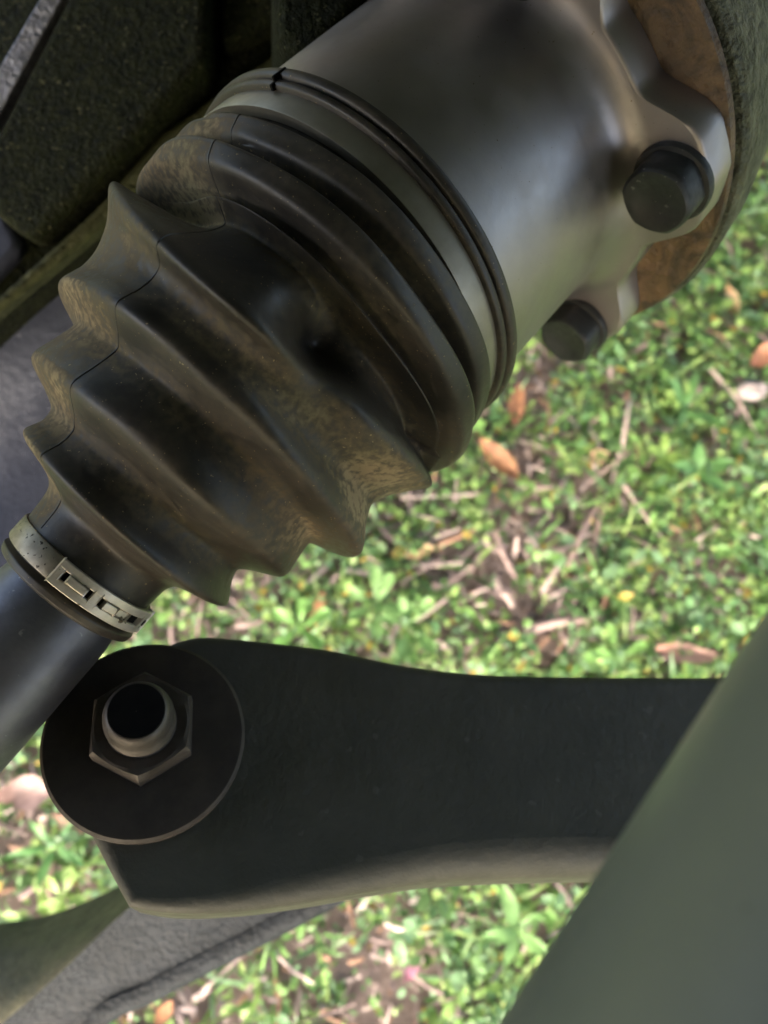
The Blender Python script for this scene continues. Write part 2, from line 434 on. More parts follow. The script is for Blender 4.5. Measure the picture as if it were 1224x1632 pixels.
dry_leaf(668, 880, 48, 12, .5, TAN, 'small yellow tan leaf below the second-largest boot fold')
dry_leaf(48, 1262, 100, 8, .55, MAUVE, 'curled mauve brown leaf at the left edge beside the big washer', curl=.9)
dry_leaf(112, 1312, 60, -24, .45, SALMON, 'salmon leaf tucked against the lower left rim of the washer')
dry_leaf(12, 1502, 46, -35, .4, (.75, .42, .25), 'small pale orange leaf at the left edge above the grey beam')
dry_leaf(262, 1612, 48, 55, .55, ORANGE, 'orange leaf at the bottom edge right of the grey beam')
dry_leaf(655, 1545, 44, 65, .5, PINK, 'small purple pink leaf in the litter below the control arm')
dry_leaf(951, 730, 34, 20, .7, (.46, .31, .19), 'tiny round tan orange leaf in the clover right of the boot')
dry_leaf(1165, 480, 52, -75, .3, (.70, .50, .28), 'slim straw yellow leaf below the cast hub at right', curl=.3)

def twig(pts, r_px, colr, label, lift=.014):
    pts = [np.append(G(u, v, lift)[:2], lift + ground_height(*G(u, v)[:2]) + rng.uniform(-.003, .006)) for u, v in pts]
    C = spline(pts, 4); r0 = r_px * .68 / F; V = []
    for i, c in enumerate(C):
        d = unit(C[min(i + 1, len(C) - 1)] - C[max(i - 1, 0)]); s_ = unit(np.cross(d, [0, 0, 1.])); t_ = np.cross(s_, d)
        r = r0 * (1.1 - .55 * i / len(C)) * rng.uniform(.85, 1.15)
        for q in np.linspace(0, 2 * np.pi, 7, endpoint=False): V.append(c + r * (math.cos(q) * s_ + math.sin(q) * t_))
    n_ = len(C); Fc = grid_faces(n_, 7) + [tuple(range(7)), tuple(range((n_ - 1) * 7, n_ * 7))[::-1]]
    o = obj('twig', np.array(V), Fc, LITTER, None, cam_axes=False, cols=np.array(colr) * rng.uniform(.8, 1.1, (len(V), 1)))
    tag(o, label, 'twig', 'dry twigs and straws on the ground')
TW = (.38, .27, .24)
twig([(835, 1010), (880, 996), (960, 985)], 7, TW, 'thick mauve twig lying just above the middle of the control arm')
twig([(640, 792), (700, 794), (765, 790)], 3.5, (.46, .37, .33), 'pale horizontal straw beside the lowest big boot fold')
twig([(690, 940), (720, 925), (750, 905)], 5, TW, 'short stout twig lying slanted below the boot, left of the straw heap')
twig([(905, 905), (920, 860), (955, 800)], 5, (.40, .28, .25), 'left stalk of the brown straw heap in the middle of the grass')
twig([(945, 900), (950, 850), (962, 805)], 4.5, (.36, .25, .22), 'right stalk of the brown straw heap in the middle of the grass')
twig([(790, 850), (800, 890), (822, 925)], 5, TW, 'steep mauve twig left of the brown straw heap')
twig([(990, 770), (1030, 835), (1062, 870)], 3.5, (.42, .33, .28), 'long thin straw running down right of the brown straw heap')
twig([(788, 930), (805, 955), (815, 970)], 6, (.50, .38, .34), 'short pale pink stick standing above the arm')
twig([(40, 1428), (70, 1405), (100, 1380)], 4, (.34, .24, .22), 'dark twig at the left edge above the grey beam')
twig([(90, 1372), (85, 1410), (100, 1450)], 5, (.30, .20, .17), 'brown stick standing left of the control arm, above the grey beam')
twig([(1130, 590), (1175, 640), (1205, 700)], 3, (.50, .40, .35), 'thin grey straw near the right picture edge')

def weed(u, v, n_leaf, size, colr, label, shape, wd, tilt=.45, spin=0.0):
    c = G(u, v, .02); c[2] = ground_height(c[0], c[1])
    root = thing('broadleaf_weed', label, 'weed', c, 'broad-leaved weeds in the grass')
    for k_ in range(n_leaf):
        yaw = spin + 2 * math.pi * k_ / n_leaf + rng.uniform(-.25, .25); ln = size * rng.uniform(.75, 1.15)
        V = turn(blade_mesh(ln, ln * wd * rng.uniform(.85, 1.1), -.25, shape, .12), yaw, tilt * rng.uniform(.4, 1.2), rng.uniform(-.3, .3)) + c + np.array([0, 0, .022 + .004 * (k_ % 3)])
        o = obj('leaf', V, grid_faces(9, 5, closed_b=False, flip=True), LEAF, root, cam_axes=False, cols=np.array(colr) * rng.uniform(.85, 1.15, (1, 1)) * np.ones((len(V), 3)), sharp=180)
    for k_ in (0,):
        V = [c + np.array([.0015 * math.cos(q), .0015 * math.sin(q), h]) for h in (-.004, .026) for q in np.linspace(0, 2 * np.pi, 6, endpoint=False)]
        obj('stem', np.array(V), grid_faces(2, 6) + [tuple(range(6, 12))], LEAF, root, cam_axes=False, cols=np.array(colr) * .8 * np.ones((12, 3)))
PALE = (.20, .36, .12); MIDG = (.13, .28, .09); YG = (.24, .37, .09)
weed(600, 968, 7, .034, PALE, 'pale green weed with spoon-shaped leaves just above the control arm', spat, .42)
weed(648, 1000, 5, .030, PALE, 'pale spoon-leaved weed partly hidden by the arm edge', spat, .45, spin=.6)
weed(478, 1003, 5, .028, (.20, .40, .10), 'green rosette left of the upright orange leaf, against the arm', spat, .5, spin=.3)
weed(1105, 758, 5, .030, MIDG, 'star-shaped green weed with pointed leaves in the right part of the grass', oval, .42, spin=.4)
weed(1050, 735, 4, .024, YG, 'small yellow green weed left of the star-shaped weed', oval, .5)
weed(1085, 660, 4, .034, MIDG, 'slender-leaved green weed right of centre, below the cast hub', oval, .25, tilt=.7, spin=1.0)
weed(980, 1050, 4, .030, (.22, .42, .11), 'upright leafy weed touching the arm left of the salmon leaf', spat, .4, spin=.2)
weed(110, 1425, 5, .020, YG, 'yellow green weed at the left above the grey beam', spat, .6)
weed(820, 1480, 5, .030, PALE, 'long-leaved pale weed just below the right end of the arm', oval, .35, spin=.5)
weed(92, 1345, 5, .028, MIDG, 'narrow-leaved green weed below the washer at left', oval, .22, spin=.9)
pb = []
for i in range(9):
    th = math.pi * i / 8
    for q in np.linspace(0, 2 * np.pi, 14, endpoint=False):
        pb.append(np.array([.013 * math.sin(th) * math.cos(q) * (1 + .12 * math.sin(2 * q + 1)), .010 * math.sin(th) * math.sin(q), .008 * math.cos(th) + .001 * math.sin(3 * q)]))
pc = G(1199, 622, .025); 
o = obj('pebble', np.array(pb) + pc, grid_faces(9, 14), LITTER, None, cam_axes=False, cols=np.full((len(pb), 3), 1.0) * np.array([.27, .23, .22]))
tag(o, 'pale pinkish grey pebble among leaves near the right edge', 'pebble')

# ------------------------------------------------------------------ unseen slabs added overhead and around (shade the parts from sky and sun)
bl = thing('light_blocker', 'unseen grey slabs added above the axle to block sky and sun', 'light blocker', (0, .3, .9))
ux, uy, uz = np.eye(3)
v, f = box_on(np.array([.15, .45, .84]), ux, uy, uz, 1.6, 1.6, .04)
obj('top_blocker', v, f, BLOCKER, bl, cam_axes=False, bevel=.01)
v, f = box_on(np.array([.40, 1.24, .54]), ux, uy, uz, 2.0, .03, .60)
obj('far_blocker', v, f, BLOCKER, bl, cam_axes=False, bevel=.01)

v, f = box_on(np.array([-.22, -.36, .70]), ux, uy, uz, 1.0, .05, .34)  # added to keep the sun off the parts while it reaches the ground
obj('sun_blocker', v, f, BLOCKER, bl, cam_axes=False, bevel=.015)

# ------------------------------------------------------------------ gearbox casing (top left)
gb = thing('gearbox_casing', 'dark grimy cast casing block behind the boot, upper left corner', 'casing', W(P(150, 200, .30)))
zb = .262
base = [P(-260, -260, .292), P(640, -260, .292), P(640, 60, .288), P(480, 150, .285), P(330, 260, .281), P(165, 362, .277), P(0, 497, .272), P(-260, 720, .264)]
v, f = prism(base, np.array([0, .010, -.045])); obj('base_plate', v, f, MOSS, gb, bevel=.002)
boss = [P(190, -200, zb), P(102, 0, zb), P(8, 184, zb), P(-60, 300, zb), P(28, 372, zb), P(52, 385, zb), P(200, 236, zb), P(328, 96, zb), P(336, -200, zb)]
v, f = prism(boss, np.array([0, .002, -.022])); obj('boss', v, f, MOSS, gb, bevel=.0035)
side = [P(352, -200, .272), P(352, 70, .272), P(420, 40, .272), P(560, -40, .272), P(560, -200, .272)]
v, f = prism(side, np.array([0, 0, -.012])); obj('raised_web', v, f, MOSS, gb, bevel=.003)
ear = [P(430, -150, .186), P(640, -150, .186), P(588, -12, .186), P(540, 40, .186), P(500, 82, .186), P(470, 92, .186), P(440, 60, .188)]
v, f = prism(ear, np.array([-.012, .012, -.085])); obj('casing_ear', v, f, MOSS, gb, bevel=.003)
lip = [P(-260, 690, .258), P(0, 470, .264), P(150, 335, .268), P(255, 215, .272), P(345, 150, .275), P(500, 40, .28),
       P(505, 62, .28), P(350, 190, .276), P(262, 262, .273), P(165, 360, .270), P(0, 496, .266), P(-260, 716, .260)]
v, f = prism(lip, np.array([0, .004, -.012])); obj('flange_lip', v, f, GRIME, gb, bevel=.0022)
edge = [P(160, -170, .262), P(62, 0, .262), P(0, 105, .262), P(-60, 200, .262), P(-60, 290, .264), P(0, 180, .264), P(97, 0, .264), P(185, -170, .264)]
v, f = prism(edge, np.array([-.002, .0, -.012])); obj('bare_edge', v, f, ALU, gb, bevel=.0005)
rib = [P(-80, 200, .268), P(0, 316, .268), P(30, 380, .268), P(30, 400, .268), P(-80, 520, .266)]
v, f = prism(rib, np.array([0, 0, -.014])); obj('rib', v, f, BLUEGREY, gb, bevel=.003)

# ------------------------------------------------------------------ blue-grey crossmember behind the boot (left)
us = np.linspace(0, 1, 15); vs = np.linspace(0, 1, 21); V = []
for a in us:
    for b in vs:
        u_ = -220 + 560 * a; v_ = 430 + 560 * b - 330 * a * (1 - b) - 60 * a
        d = .300 + .012 * a + .010 * np.cos(2.6 * np.pi * b + .8) * (1 - .4 * a) + .03 * (b - .5) ** 2
        V.append(P(u_, v_, d))
V = np.array(V); nb = len(vs); back = V + np.array([0, .004, -.035])
Fc = grid_faces(len(us), nb, closed_b=False, flip=False); k_ = len(V)
Fb = [tuple(i + k_ for i in q[::-1]) for q in Fc]
ringi = [i * nb for i in range(len(us))] + [(len(us) - 1) * nb + j for j in range(1, nb)] + [i * nb + nb - 1 for i in range(len(us) - 2, -1, -1)] + [j for j in range(nb - 2, 0, -1)]
Fs = [(ringi[i], ringi[(i + 1) % len(ringi)], ringi[(i + 1) % len(ringi)] + k_, ringi[i] + k_) for i in range(len(ringi))]
cm = obj('crossmember', np.concatenate([V, back]), Fc + Fb + Fs, BLUEGREY, None, sharp=60)
tag(cm, 'smooth blue-grey painted crossmember behind the left edge of the boot', 'crossmember')

# ------------------------------------------------------------------ axle: shaft, boot, joint housing
AX_C = np.array([-.00867, .06164, -.19763]); AX_N = unit([.62085, .70544, -.34190])     # rim ring of the joint, axis of its housing
KEYS = [  # centre, radius, axis, roundness (samples)
    ((-.0716, -.0191, -.1734), .0148, (.635, .76, -.13), 1), ((-.0714, -.0183, -.1735), .0170, (.635, .76, -.13), 2), ((-.0704, -.0170, -.1737), .0174, (.635, .76, -.13), 2),
    ((-.0699, -.0160, -.1738), .0160, (.635, .76, -.13), 1.5), ((-.0692, -.0150, -.1739), .0163, (.635, .76, -.13), 1.5),
    ((-.0669, -.0118, -.1744), .0163, (.637, .76, -.13), 2), ((-.0629, -.0067, -.1756), .0168, (.65, .745, -.14), 4), ((-.0612, -.0047, -.1764), .0182, (.66, .74, -.12), 4),
    ((-.0585, -.0018, -.1767), .0304, (.675, .728, -.115), 2.4), ((-.0548, .0050, -.1791), .0272, (.65, .74, -.15), 1.2),
    ((-.0517, .0085, -.1805), .0382, (.64, .745, -.185), 2.5), ((-.0446, .0170, -.1828), .0362, (.64, .745, -.20), 1.2),
    ((-.0414, .0188, -.1842), .0465, (.633, .741, -.221), 2.6), ((-.0349, .0300, -.1853), .0424, (.645, .745, -.13), 1.3),
    ((-.0235, .0412, -.1862), .0515, (.70, .714, .015), 2.0), ((-.0236, .0398, -.1903), .0402, (.62, .742, -.25), 1.6), ((-.0231, .0409, -.1911), .0468, (.61, .745, -.262), 1.8), ((-.0227, .0418, -.1917), .0432, (.60, .747, -.275), 1.2),
    ((-.0220, .0430, -.1924), .0503, (.596, .749, -.289), 2.6), ((-.0195, .0468, -.1934), .0508, (.592, .748, -.30), 2.6), ((-.0187, .0480, -.1938), .0448, (.59, .746, -.31), 1.3),
    ((-.0177, .0494, -.1942), .0497, (.588, .744, -.317), 2.6), ((-.0151, .0533, -.1953), .0499, (.586, .743, -.325), 2.6), ((-.0144, .0543, -.1956), .0452, (.60, .73, -.33), 1.5), ((-.0110, .0594, -.1970), .0462, (.62, .712, -.338), 1.5)]
SPAN = 16
cs, rs_, ns, sg, ks = [], [], [], [], []
for i in range(len(KEYS) - 1):
    a, b = KEYS[i], KEYS[i + 1]
    for t in np.linspace(0, 1, SPAN, endpoint=False):
        cs.append(np.array(a[0]) * (1 - t) + np.array(b[0]) * t)
        sag = .0011 * np.sin(np.pi * t) if (i >= 7 and abs(a[1] - b[1]) > .003) else 0
        rs_.append(a[1] * (1 - t) + b[1] * t - sag); ns.append(unit(np.array(a[2]) * (1 - t) + np.array(b[2]) * t))
        sg.append(a[3] if t < .5 else b[3]); ks.append(i + t)
cs.append(np.array(KEYS[-1][0])); rs_.append(KEYS[-1][1]); ns.append(unit(KEYS[-1][2])); sg.append(1); ks.append(len(KEYS) - 1)
cs, rs_, ns, sg, ks = map(np.array, (cs, rs_, ns, sg, ks))
def smooth(arr):
    out = np.empty_like(arr); n = len(arr)
    for i in range(n):
        s = sg[i]; j = np.arange(max(0, i - 14), min(n, i + 15)); w_ = np.exp(-.5 * ((j - i) / s) ** 2)
        w_ *= 1.0 if (i - 14 >= 0 and i + 15 <= n) else np.where(np.abs(j - i) <= min(i, n - 1 - i), 1, 0)
        out[i] = np.tensordot(w_, arr[j], 1) / w_.sum()
    return out
cs, rs_ = smooth(cs), smooth(rs_); ns = np.array([unit(q) for q in smooth(ns)])
SEG = 200
ph = np.linspace(0, 2 * np.pi, SEG, endpoint=False)
BV = np.empty((len(cs), SEG, 3)); OUT = np.empty_like(BV)
for i in range(len(cs)):
    e_, g_, _ = frame(cs[i], ns[i])
    OUT[i] = np.cos(ph)[:, None] * e_ + np.sin(ph)[:, None] * g_
    BV[i] = cs[i] + rs_[i] * OUT[i]
# the fourth fold sags towards the shaft on the camera side
sagw = np.exp(-.5 * ((ks - 14) / .42) ** 2)[:, None] * np.exp(-.5 * ((np.degrees(ph) - 122) / 34) ** 2)[None, :]
BV -= ns[:, None, :] * (sagw * .0055)[..., None]
# the boot is creased where the joint bends it: push the skin in or out around these spots
SC = 1.0
front = (OUT[..., 2] > .15)
def dent(u, v, su, sv, rot, depth, klo=0, khi=99):
    q = px(BV); d0, d1 = q[..., 0] - u, q[..., 1] - v
    c_, s_ = math.cos(math.radians(rot)), math.sin(math.radians(rot))
    a, b = (d0 * c_ + d1 * s_) / su, (-d0 * s_ + d1 * c_) / sv
    w_ = np.exp(-.5 * (a * a + b * b)) * front * ((ks >= klo) & (ks <= khi))[:, None]
    BV[...] -= OUT * (w_ * depth)[..., None]
dent(545, 580, 85, 44, 50, .0125, 12.6, 17.6)
dent(512, 545, 34, 24, 75, .007, 12.6, 17)
dent(462, 468, 45, 28, 40, -.0030, 13, 16)
dent(640, 690, 60, 20, 48, .004, 13.6, 17.2)
dent(285, 305, 50, 24, 35, .0060, 14.2, 17.2)
dent(600, 520, 120, 9, 47, .0016, 17.6, 19.4)
dent(470, 300, 130, 8, 38, .0012, 20.8, 22.4)
for (u_, v_, a_, b_, r_, d_) in ((255, 560, 60, 16, 42, .0010), (345, 700, 70, 18, 44, .0014), (430, 770, 60, 14, 48, -.0010), (560, 760, 50, 14, 45, .0014), (175, 690, 50, 14, 40, .0009), (300, 850, 50, 20, 42, .0010), (405, 640, 90, 12, 46, -.0009), (480, 690, 60, 16, 50, .0012)):
    dent(u_, v_, a_, b_, r_, d_, 6.5, 13.8)
wob = (.0007 * np.sin(3 * ph + .7)[None, :] * np.sin(ks * 1.7)[:, None] + .00045 * np.sin(7 * ph + 2)[None, :] * np.cos(ks * 2.3)[:, None]) * np.clip((ks - 6.5) / 2, 0, 1)[:, None] * np.clip((23.5 - ks) / 2, 0, 1)[:, None]
BV += OUT * wob[..., None]
# dust: settled on the slopes that face the shaft and in the creases, plus painted light: a paler lit side left of the seam
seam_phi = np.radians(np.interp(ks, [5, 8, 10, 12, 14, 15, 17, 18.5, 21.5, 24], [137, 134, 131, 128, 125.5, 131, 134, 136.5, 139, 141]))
dr = np.gradient(rs_)
dust_and_lit = np.zeros((len(cs), SEG))
flank = np.clip(np.where(dr > 0, .35, .55) - .0, 0, 1)
left = np.clip((ph[None, :] - seam_phi[:, None]) / math.radians(13) + .3, 0, 1) * (ph[None, :] < math.radians(255))  # lit side of the seam, painted into the colour
valley = np.exp(-.5 * ((rs_ - np.minimum.reduce([np.roll(rs_, s) for s in range(-14, 15)])) / .0016) ** 2)
dust_and_lit += .42 * valley[:, None] * np.clip((ks - 7) / 3, 0, 1)[:, None]
dust_and_lit += left * np.where(dr > 0, 1.3, .34)[:, None] * np.clip((ks - 4.5) / 2, 0, 1)[:, None]
dust_and_lit += .06 * (1 - left) * (dr > 0)[:, None] * np.clip((ks - 7) / 2, 0, 1)[:, None]
lowr = np.clip(np.cos(ph - math.radians(25)), 0, 1)[None, :] ** 4
dust_and_lit += 1.0 * lowr * (np.exp(-.5 * ((ks - 12.6) / .35) ** 2) + np.exp(-.5 * ((ks - 10.6) / .35) ** 2) + .7 * np.exp(-.5 * ((ks - 13.5) / .3) ** 2))[:, None]
dust_and_lit *= np.interp(ks, [15.5, 17.5], [1, .6])[:, None]
dust_and_lit = np.clip(dust_and_lit + .02, 0, 1)

axle = thing('drive_axle', 'black ribbed rubber boot clamped between drive shaft and steel joint housing', 'drive axle', W(AX_C) - np.array([0, 0, .05]))
inner = BV.copy()
boot = obj('rubber_boot', BV.reshape(-1, 3), grid_faces(len(cs), SEG), RUBBER, axle, attr={'dust_and_lit': dust_and_lit.ravel()}, sharp=70)

# mould seam running the length of the boot
SV = []
rows = [i for i in range(len(cs)) if 5.2 <= ks[i] <= 22.9]
for i in rows:
    j = seam_phi[i] / (2 * np.pi) * SEG; j0 = int(j); fr = j - j0
    pt = BV[i, j0] * (1 - fr) + BV[i, (j0 + 1) % SEG] * fr
    o_ = unit(OUT[i, j0]); tan = unit(OUT[i, (j0 + 2) % SEG] - OUT[i, j0])
    h = .00014
    SV += [pt - tan * .0003 - o_ * .0001, pt - tan * .00012 + o_ * h, pt + tan * .00012 + o_ * h, pt + tan * .0003 - o_ * .0001]
obj('mould_seam', np.array(SV), grid_faces(len(rows), 4, closed_b=False), RUBBER, boot, attr={'dust_and_lit': np.zeros(len(SV))}, sharp=30)

# rim of the big end and its band
def ringp(name, prof, material, parent, **kw):
    v, f = lathe(AX_C, AX_N, prof, 160); return obj(name, v, f, material, parent, **kw)
ringp('large_clamp_band', [(-.0092, .0450), (-.0092, .04735), (-.0090, .0475), (-.0032, .0475), (-.0028, .0475)], BAND, axle, sharp=50)
ringp('boot_rim', [(-.0034, .0470), (-.0034, .0486), (-.0031, .0490), (-.0019, .0491), (-.0016, .0488), (-.0014, .0482), (-.0011, .0482), (-.0009, .0492), (-.0006, .0497), (.0012, .0498), (.0016, .0494), (.0017, .0455)],
      RUBBER, axle, attr={'dust_and_lit': np.full(12 * 160, .10)}, sharp=60)
e_, g_, _ = frame(AX_C, AX_N)
pq = math.radians(141); oq = math.cos(pq) * e_ + math.sin(pq) * g_
nv = [box_on(AX_C + AX_N * -.0006 + oq * .0494, AX_N, np.cross(AX_N, oq), oq, .0040, .0007, .0012), box_on(AX_C + AX_N * -.0030 + oq * .0484 + np.cross(AX_N, oq) * .0004, AX_N, np.cross(AX_N, oq), oq, .0022, .0009, .0014)]
v, f = join(nv); obj('rim_notch', v, f, HOLE, axle, bevel=.0002)
# faint stamped figures on the band
e_, g_, _ = frame(AX_C, AX_N)
SIX = {'2': [(0, 3), (1, 4), (2, 3.4), (1.6, 2), (0, 0), (2.2, 0)], '5': [(2, 4), (0, 4), (0, 2.3), (1.4, 2.4), (2, 1.2), (1.2, 0), (0, .2)], '6': [(1.8, 4), (.2, 2), (.2, .5), (1.2, 0), (2, 1), (1, 2), (.3, 1.5)]}
def stamp(chars, phi, along):
    parts = []
    for ci, ch in enumerate(chars):
        pts = SIX[ch]
        for (x0, y0), (x1, y1) in zip(pts[:-1], pts[1:]):
            def loc(a, b, r=.04757):
                p_ = math.radians(phi) - (ci * 3.2 + a) * .00024 / .0475
                return AX_C + AX_N * (along + b * .00026) + r * (math.cos(p_) * e_ + math.sin(p_) * g_)
            A, B = loc(x0, y0), loc(x1, y1); d = unit(B - A); out = unit(A - AX_C - AX_N * ((A - AX_C) @ AX_N)); sd = np.cross(d, out)
            parts.append(box_on((A + B) / 2, d, sd, out, np.linalg.norm(B - A) + .0001, .00012, .00008))
    return parts
v, f = join(stamp('25', 17, -.0045) + stamp('22', 12, -.0045)); obj('stamped_mark', v, f, BOLT, axle, smooth=False)

# housing with its scalloped bolting flange
LF_ = .0547; TH = .0100
RHO = .0085; RHS = .0462
prof = [(.0000, .0440), (.0005, RHS)] + [(x, RHS) for x in np.linspace(.003, LF_ - RHO - .004, 8)]
v, f = lathe(AX_C, AX_N, prof, 240)
house = obj('joint_housing', v, f, STEEL_DARK, axle, sharp=60)
B0 = math.radians(52.7); STEP = math.radians(60.8)
ROUT = []
angs = np.linspace(0, 2 * np.pi, 240, endpoint=False)
for a in angs:
    d = min(abs((a - B0 - k_ * math.pi / 3 + math.pi) % (2 * math.pi) - math.pi) for k_ in range(6)); d = math.degrees(d)
    ROUT.append(.0681 - .0002 * d if d < 8 else .0665 - (.0118) * (.5 - .5 * math.cos(math.pi * min(1, (d - 8) / 15))))
ROUT = np.array(ROUT)
eH, gH, _ = frame(AX_C, AX_N)
dirs = np.cos(angs)[:, None] * eH + np.sin(angs)[:, None] * gH
c1 = AX_C + AX_N * LF_
rings = [c1 + dirs * RHS + AX_N * (-RHO - .0042), c1 + dirs * RHS + AX_N * (-RHO - .002)]
for t in np.linspace(0, 1, 22):
    r_ = RHS + (ROUT - .0007 - RHS) * t
    q = np.clip((r_ - RHS) / RHO, 0, 1)
    l_ = -RHO + RHO * np.sqrt(1 - (1 - q) ** 2)
    rings.append(c1 + dirs * r_[:, None] + AX_N * l_[:, None])
lend = l_
rings += [c1 + dirs * ROUT[:, None] + AX_N * (lend + .0007)[:, None], c1 + dirs * ROUT[:, None] + AX_N * TH, c1 + dirs * .02 + AX_N * TH]
obj('bolting_flange', np.concatenate(rings), grid_faces(27, 240), STEEL_DARK, axle, sharp=50)

def bolt(phi, spin):
    out = math.cos(phi) * eH + math.sin(phi) * gH; c = c1 + out * .0590; kb = .94
    prof = [(.0003, .0108), (-.0012, .0110), (-.0022, .0104)]
    t = np.cross(AX_N, out); nn = -AX_N
    A = np.linspace(0, 2 * np.pi, 36, endpoint=False)
    def hexr(r, k):   # rounded hexagon
        h = (A - spin) % (math.pi / 3) - math.pi / 6; return r * ((1 - k) + k * math.cos(math.pi / 6) / np.cos(h))
    V = []
    for l, r, k in [(-.0003, .0104, 0), (.0010, .0106, 0), (.0018, .0102, 0), (.0020, .0095, .45), (.0078, .0095, .45), (.0088, .0090, .4), (.0092, .0083, .2), (.0091, .0060, 0), (.0088, .0055, 0), (.0087, .0001, 0)]:
        rr = hexr(r * kb, k); V.append(c + nn * l + (np.cos(A) * rr)[:, None] * out + (np.sin(A) * rr)[:, None] * t)
    b = obj('flange_bolt', np.concatenate(V), grid_faces(10, 36), BOLT, axle, sharp=35)
for k_ in range(6): bolt(B0 - k_ * math.pi / 3 + (math.radians(-1.2) if k_ == 1 else 0), .2 + .5 * k_)

# ------------------------------------------------------------------ output hub behind the flange: rusty plate, cast housing
hub = thing('output_hub', 'rough dark cast hub with ochre rusty face behind the bolted flange, right edge', 'hub', W(AX_C + AX_N * .09) - np.array([0, 0, .06]))
v, f = lathe(AX_C + AX_N * (LF_ + TH + .0002), AX_N, [(.0000, .020), (.0000, .0662), (.0006, .0674), (.0020, .0678), (.0030, .0674), (.0032, .0650), (.0042, .0650)], 160)
obj('rusty_plate', v, f, RUST, hub, sharp=45)
v, f = lathe(AX_C + AX_N * (LF_ + TH + .0042), AX_N, [(0, .0652), (.0004, .0684), (.0020, .0694), (.014, .0684), (.035, .0640), (.060, .0590), (.10, .0560), (.16, .0560), (.16, .01)], 128)
obj('cast_housing', v, f, CAST, hub, sharp=50)

# ------------------------------------------------------------------ drive shaft and small clamp
SH_C = np.array(KEYS[0][0]); SH_N = unit([.637, .757, -.145])
v, f = lathe(SH_C, -SH_N, [(-.02, .0128), (.0, .0140), (.004, .0146), (.03, .0150), (.10, .0150), (.30, .0150), (.30, .001)], 80)
obj('drive_shaft', v, f, SHAFT, axle)
CC = (np.array(KEYS[4][0]) + np.array(KEYS[5][0])) / 2; CN = unit([.637, .76, -.13]); eC, gC, _ = frame(CC, CN)
v, f = lathe(CC, CN, [(-.0027, .0160), (-.0027, .0170), (-.0024, .0172), (.0024, .0172), (.0027, .0170), (.0027, .0160)], 128)
clamp = obj('small_clamp_band', v, f, CLAMP, axle, sharp=40)
def patch(p0, p1, w0, w1, r0, r1, seg=10):
    V = []
    for p_ in np.linspace(math.radians(p0), math.radians(p1), seg):
        o_ = math.cos(p_) * eC + math.sin(p_) * gC
        V += [CC + CN * w0 + o_ * r0, CC + CN * w1 + o_ * r0, CC + CN * w1 + o_ * r1, CC + CN * w0 + o_ * r1]
    Fc = grid_faces(seg, 4); Fc += [(0, 1, 2, 3), tuple(range(4 * seg - 4, 4 * seg))[::-1]]
    return np.array(V), Fc
RB = .0170
v, f = join([patch(9, 104, -.0029, -.0010, RB, .0181, 18), patch(9, 104, .0010, .0029, RB, .0181, 18), patch(98, 104, -.0016, .0016, RB, .01805, 4), patch(69, 75, -.0016, .0016, RB, .01805, 4), patch(9, 25.5, -.0016, .0016, RB, .01805, 5)])
obj('locking_plate', v, f, PLATE, clamp, bevel=.00025, sharp=35)
for p0, p1, r in ((79, 94, .0184), (54, 65, .0184), (42, 53, .0176)):
    v, f = patch(p0, p1, -.0009, .0009, RB, r, 6); obj('locking_tab', v, f, PLATE, clamp, bevel=.00025, sharp=60)
for p0, p1, w_ in ((26, 36, .00095), (94.5, 97.5, .00095), (75.5, 79, .00095), (65.5, 68.5, .00095)):
    v, f = patch(p0, p1, -w_, w_, RB, .01725, 5); obj('punched_slot', v, f, HOLE, clamp, sharp=60)
hc = CC + .01812 * (math.cos(math.radians(15.5)) * eC + math.sin(math.radians(15.5)) * gC)
v, f = lathe(hc, math.cos(math.radians(15.5)) * eC + math.sin(math.radians(15.5)) * gC, [(-.0004, .0008), (.0001, .0008), (.0001, .00005)], 20); obj('punched_hole', v, f, HOLE, clamp)

# ------------------------------------------------------------------ control arm with washer, nut and stud (foreground)
arm = thing('control_arm', 'black control arm crossing the foreground with nut and big washer at its end', 'control arm', W(P(560, 1260, .20)) - np.array([0, 0, .03]))
AM = unit([.16, .50, .85])
AP0 = P(232, 1180, .176)
def on_arm(u, v, h=0.0):
    r = ray(u, v); return r * ((AP0 @ AM + h) / (r @ AM))
outline = [(285, 1018), (305, 1008), (400, 1016), (520, 1030), (640, 1056), (720, 1067), (800, 1073), (1000, 1076), (1180, 1076), (1420, 1070), (1800, 1060), (1800, 1410), (1420, 1400), (1150, 1392), (925, 1392), (800, 1396), (700, 1402),
           (600, 1418), (500, 1436), (400, 1450), (310, 1456), (250, 1454), (204, 1444), (172, 1385), (140, 1322), (110, 1250), (100, 1180), (120, 1110), (190, 1050), (250, 1030)]
dense = []
for i in range(len(outline)):
    a_, b_ = np.array(outline[i], float), np.array(outline[(i + 1) % len(outline)], float)
    m_ = max(1, int(np.hypot(*(b_ - a_)) / 14)); dense += [a_ + (b_ - a_) * t for t in np.arange(m_) / m_]
dense = np.array(dense); nd = len(dense)
for _ in range(3):
    lock = np.hypot(dense[:, 0] - 204, dense[:, 1] - 1444) < 16
    sm_ = .25 * np.roll(dense, 1, 0) + .5 * dense + .25 * np.roll(dense, -1, 0); dense = np.where(lock[:, None], dense, sm_)
fr = np.array([on_arm(u, v_, -.004) for u, v_ in dense])
tang = np.roll(fr, -1, 0) - np.roll(fr, 1, 0); inw = np.cross(AM, tang); inw /= np.linalg.norm(inw, axis=1)[:, None]
if ((fr.mean(0) - fr) * inw).sum(1).mean() < 0: inw = -inw
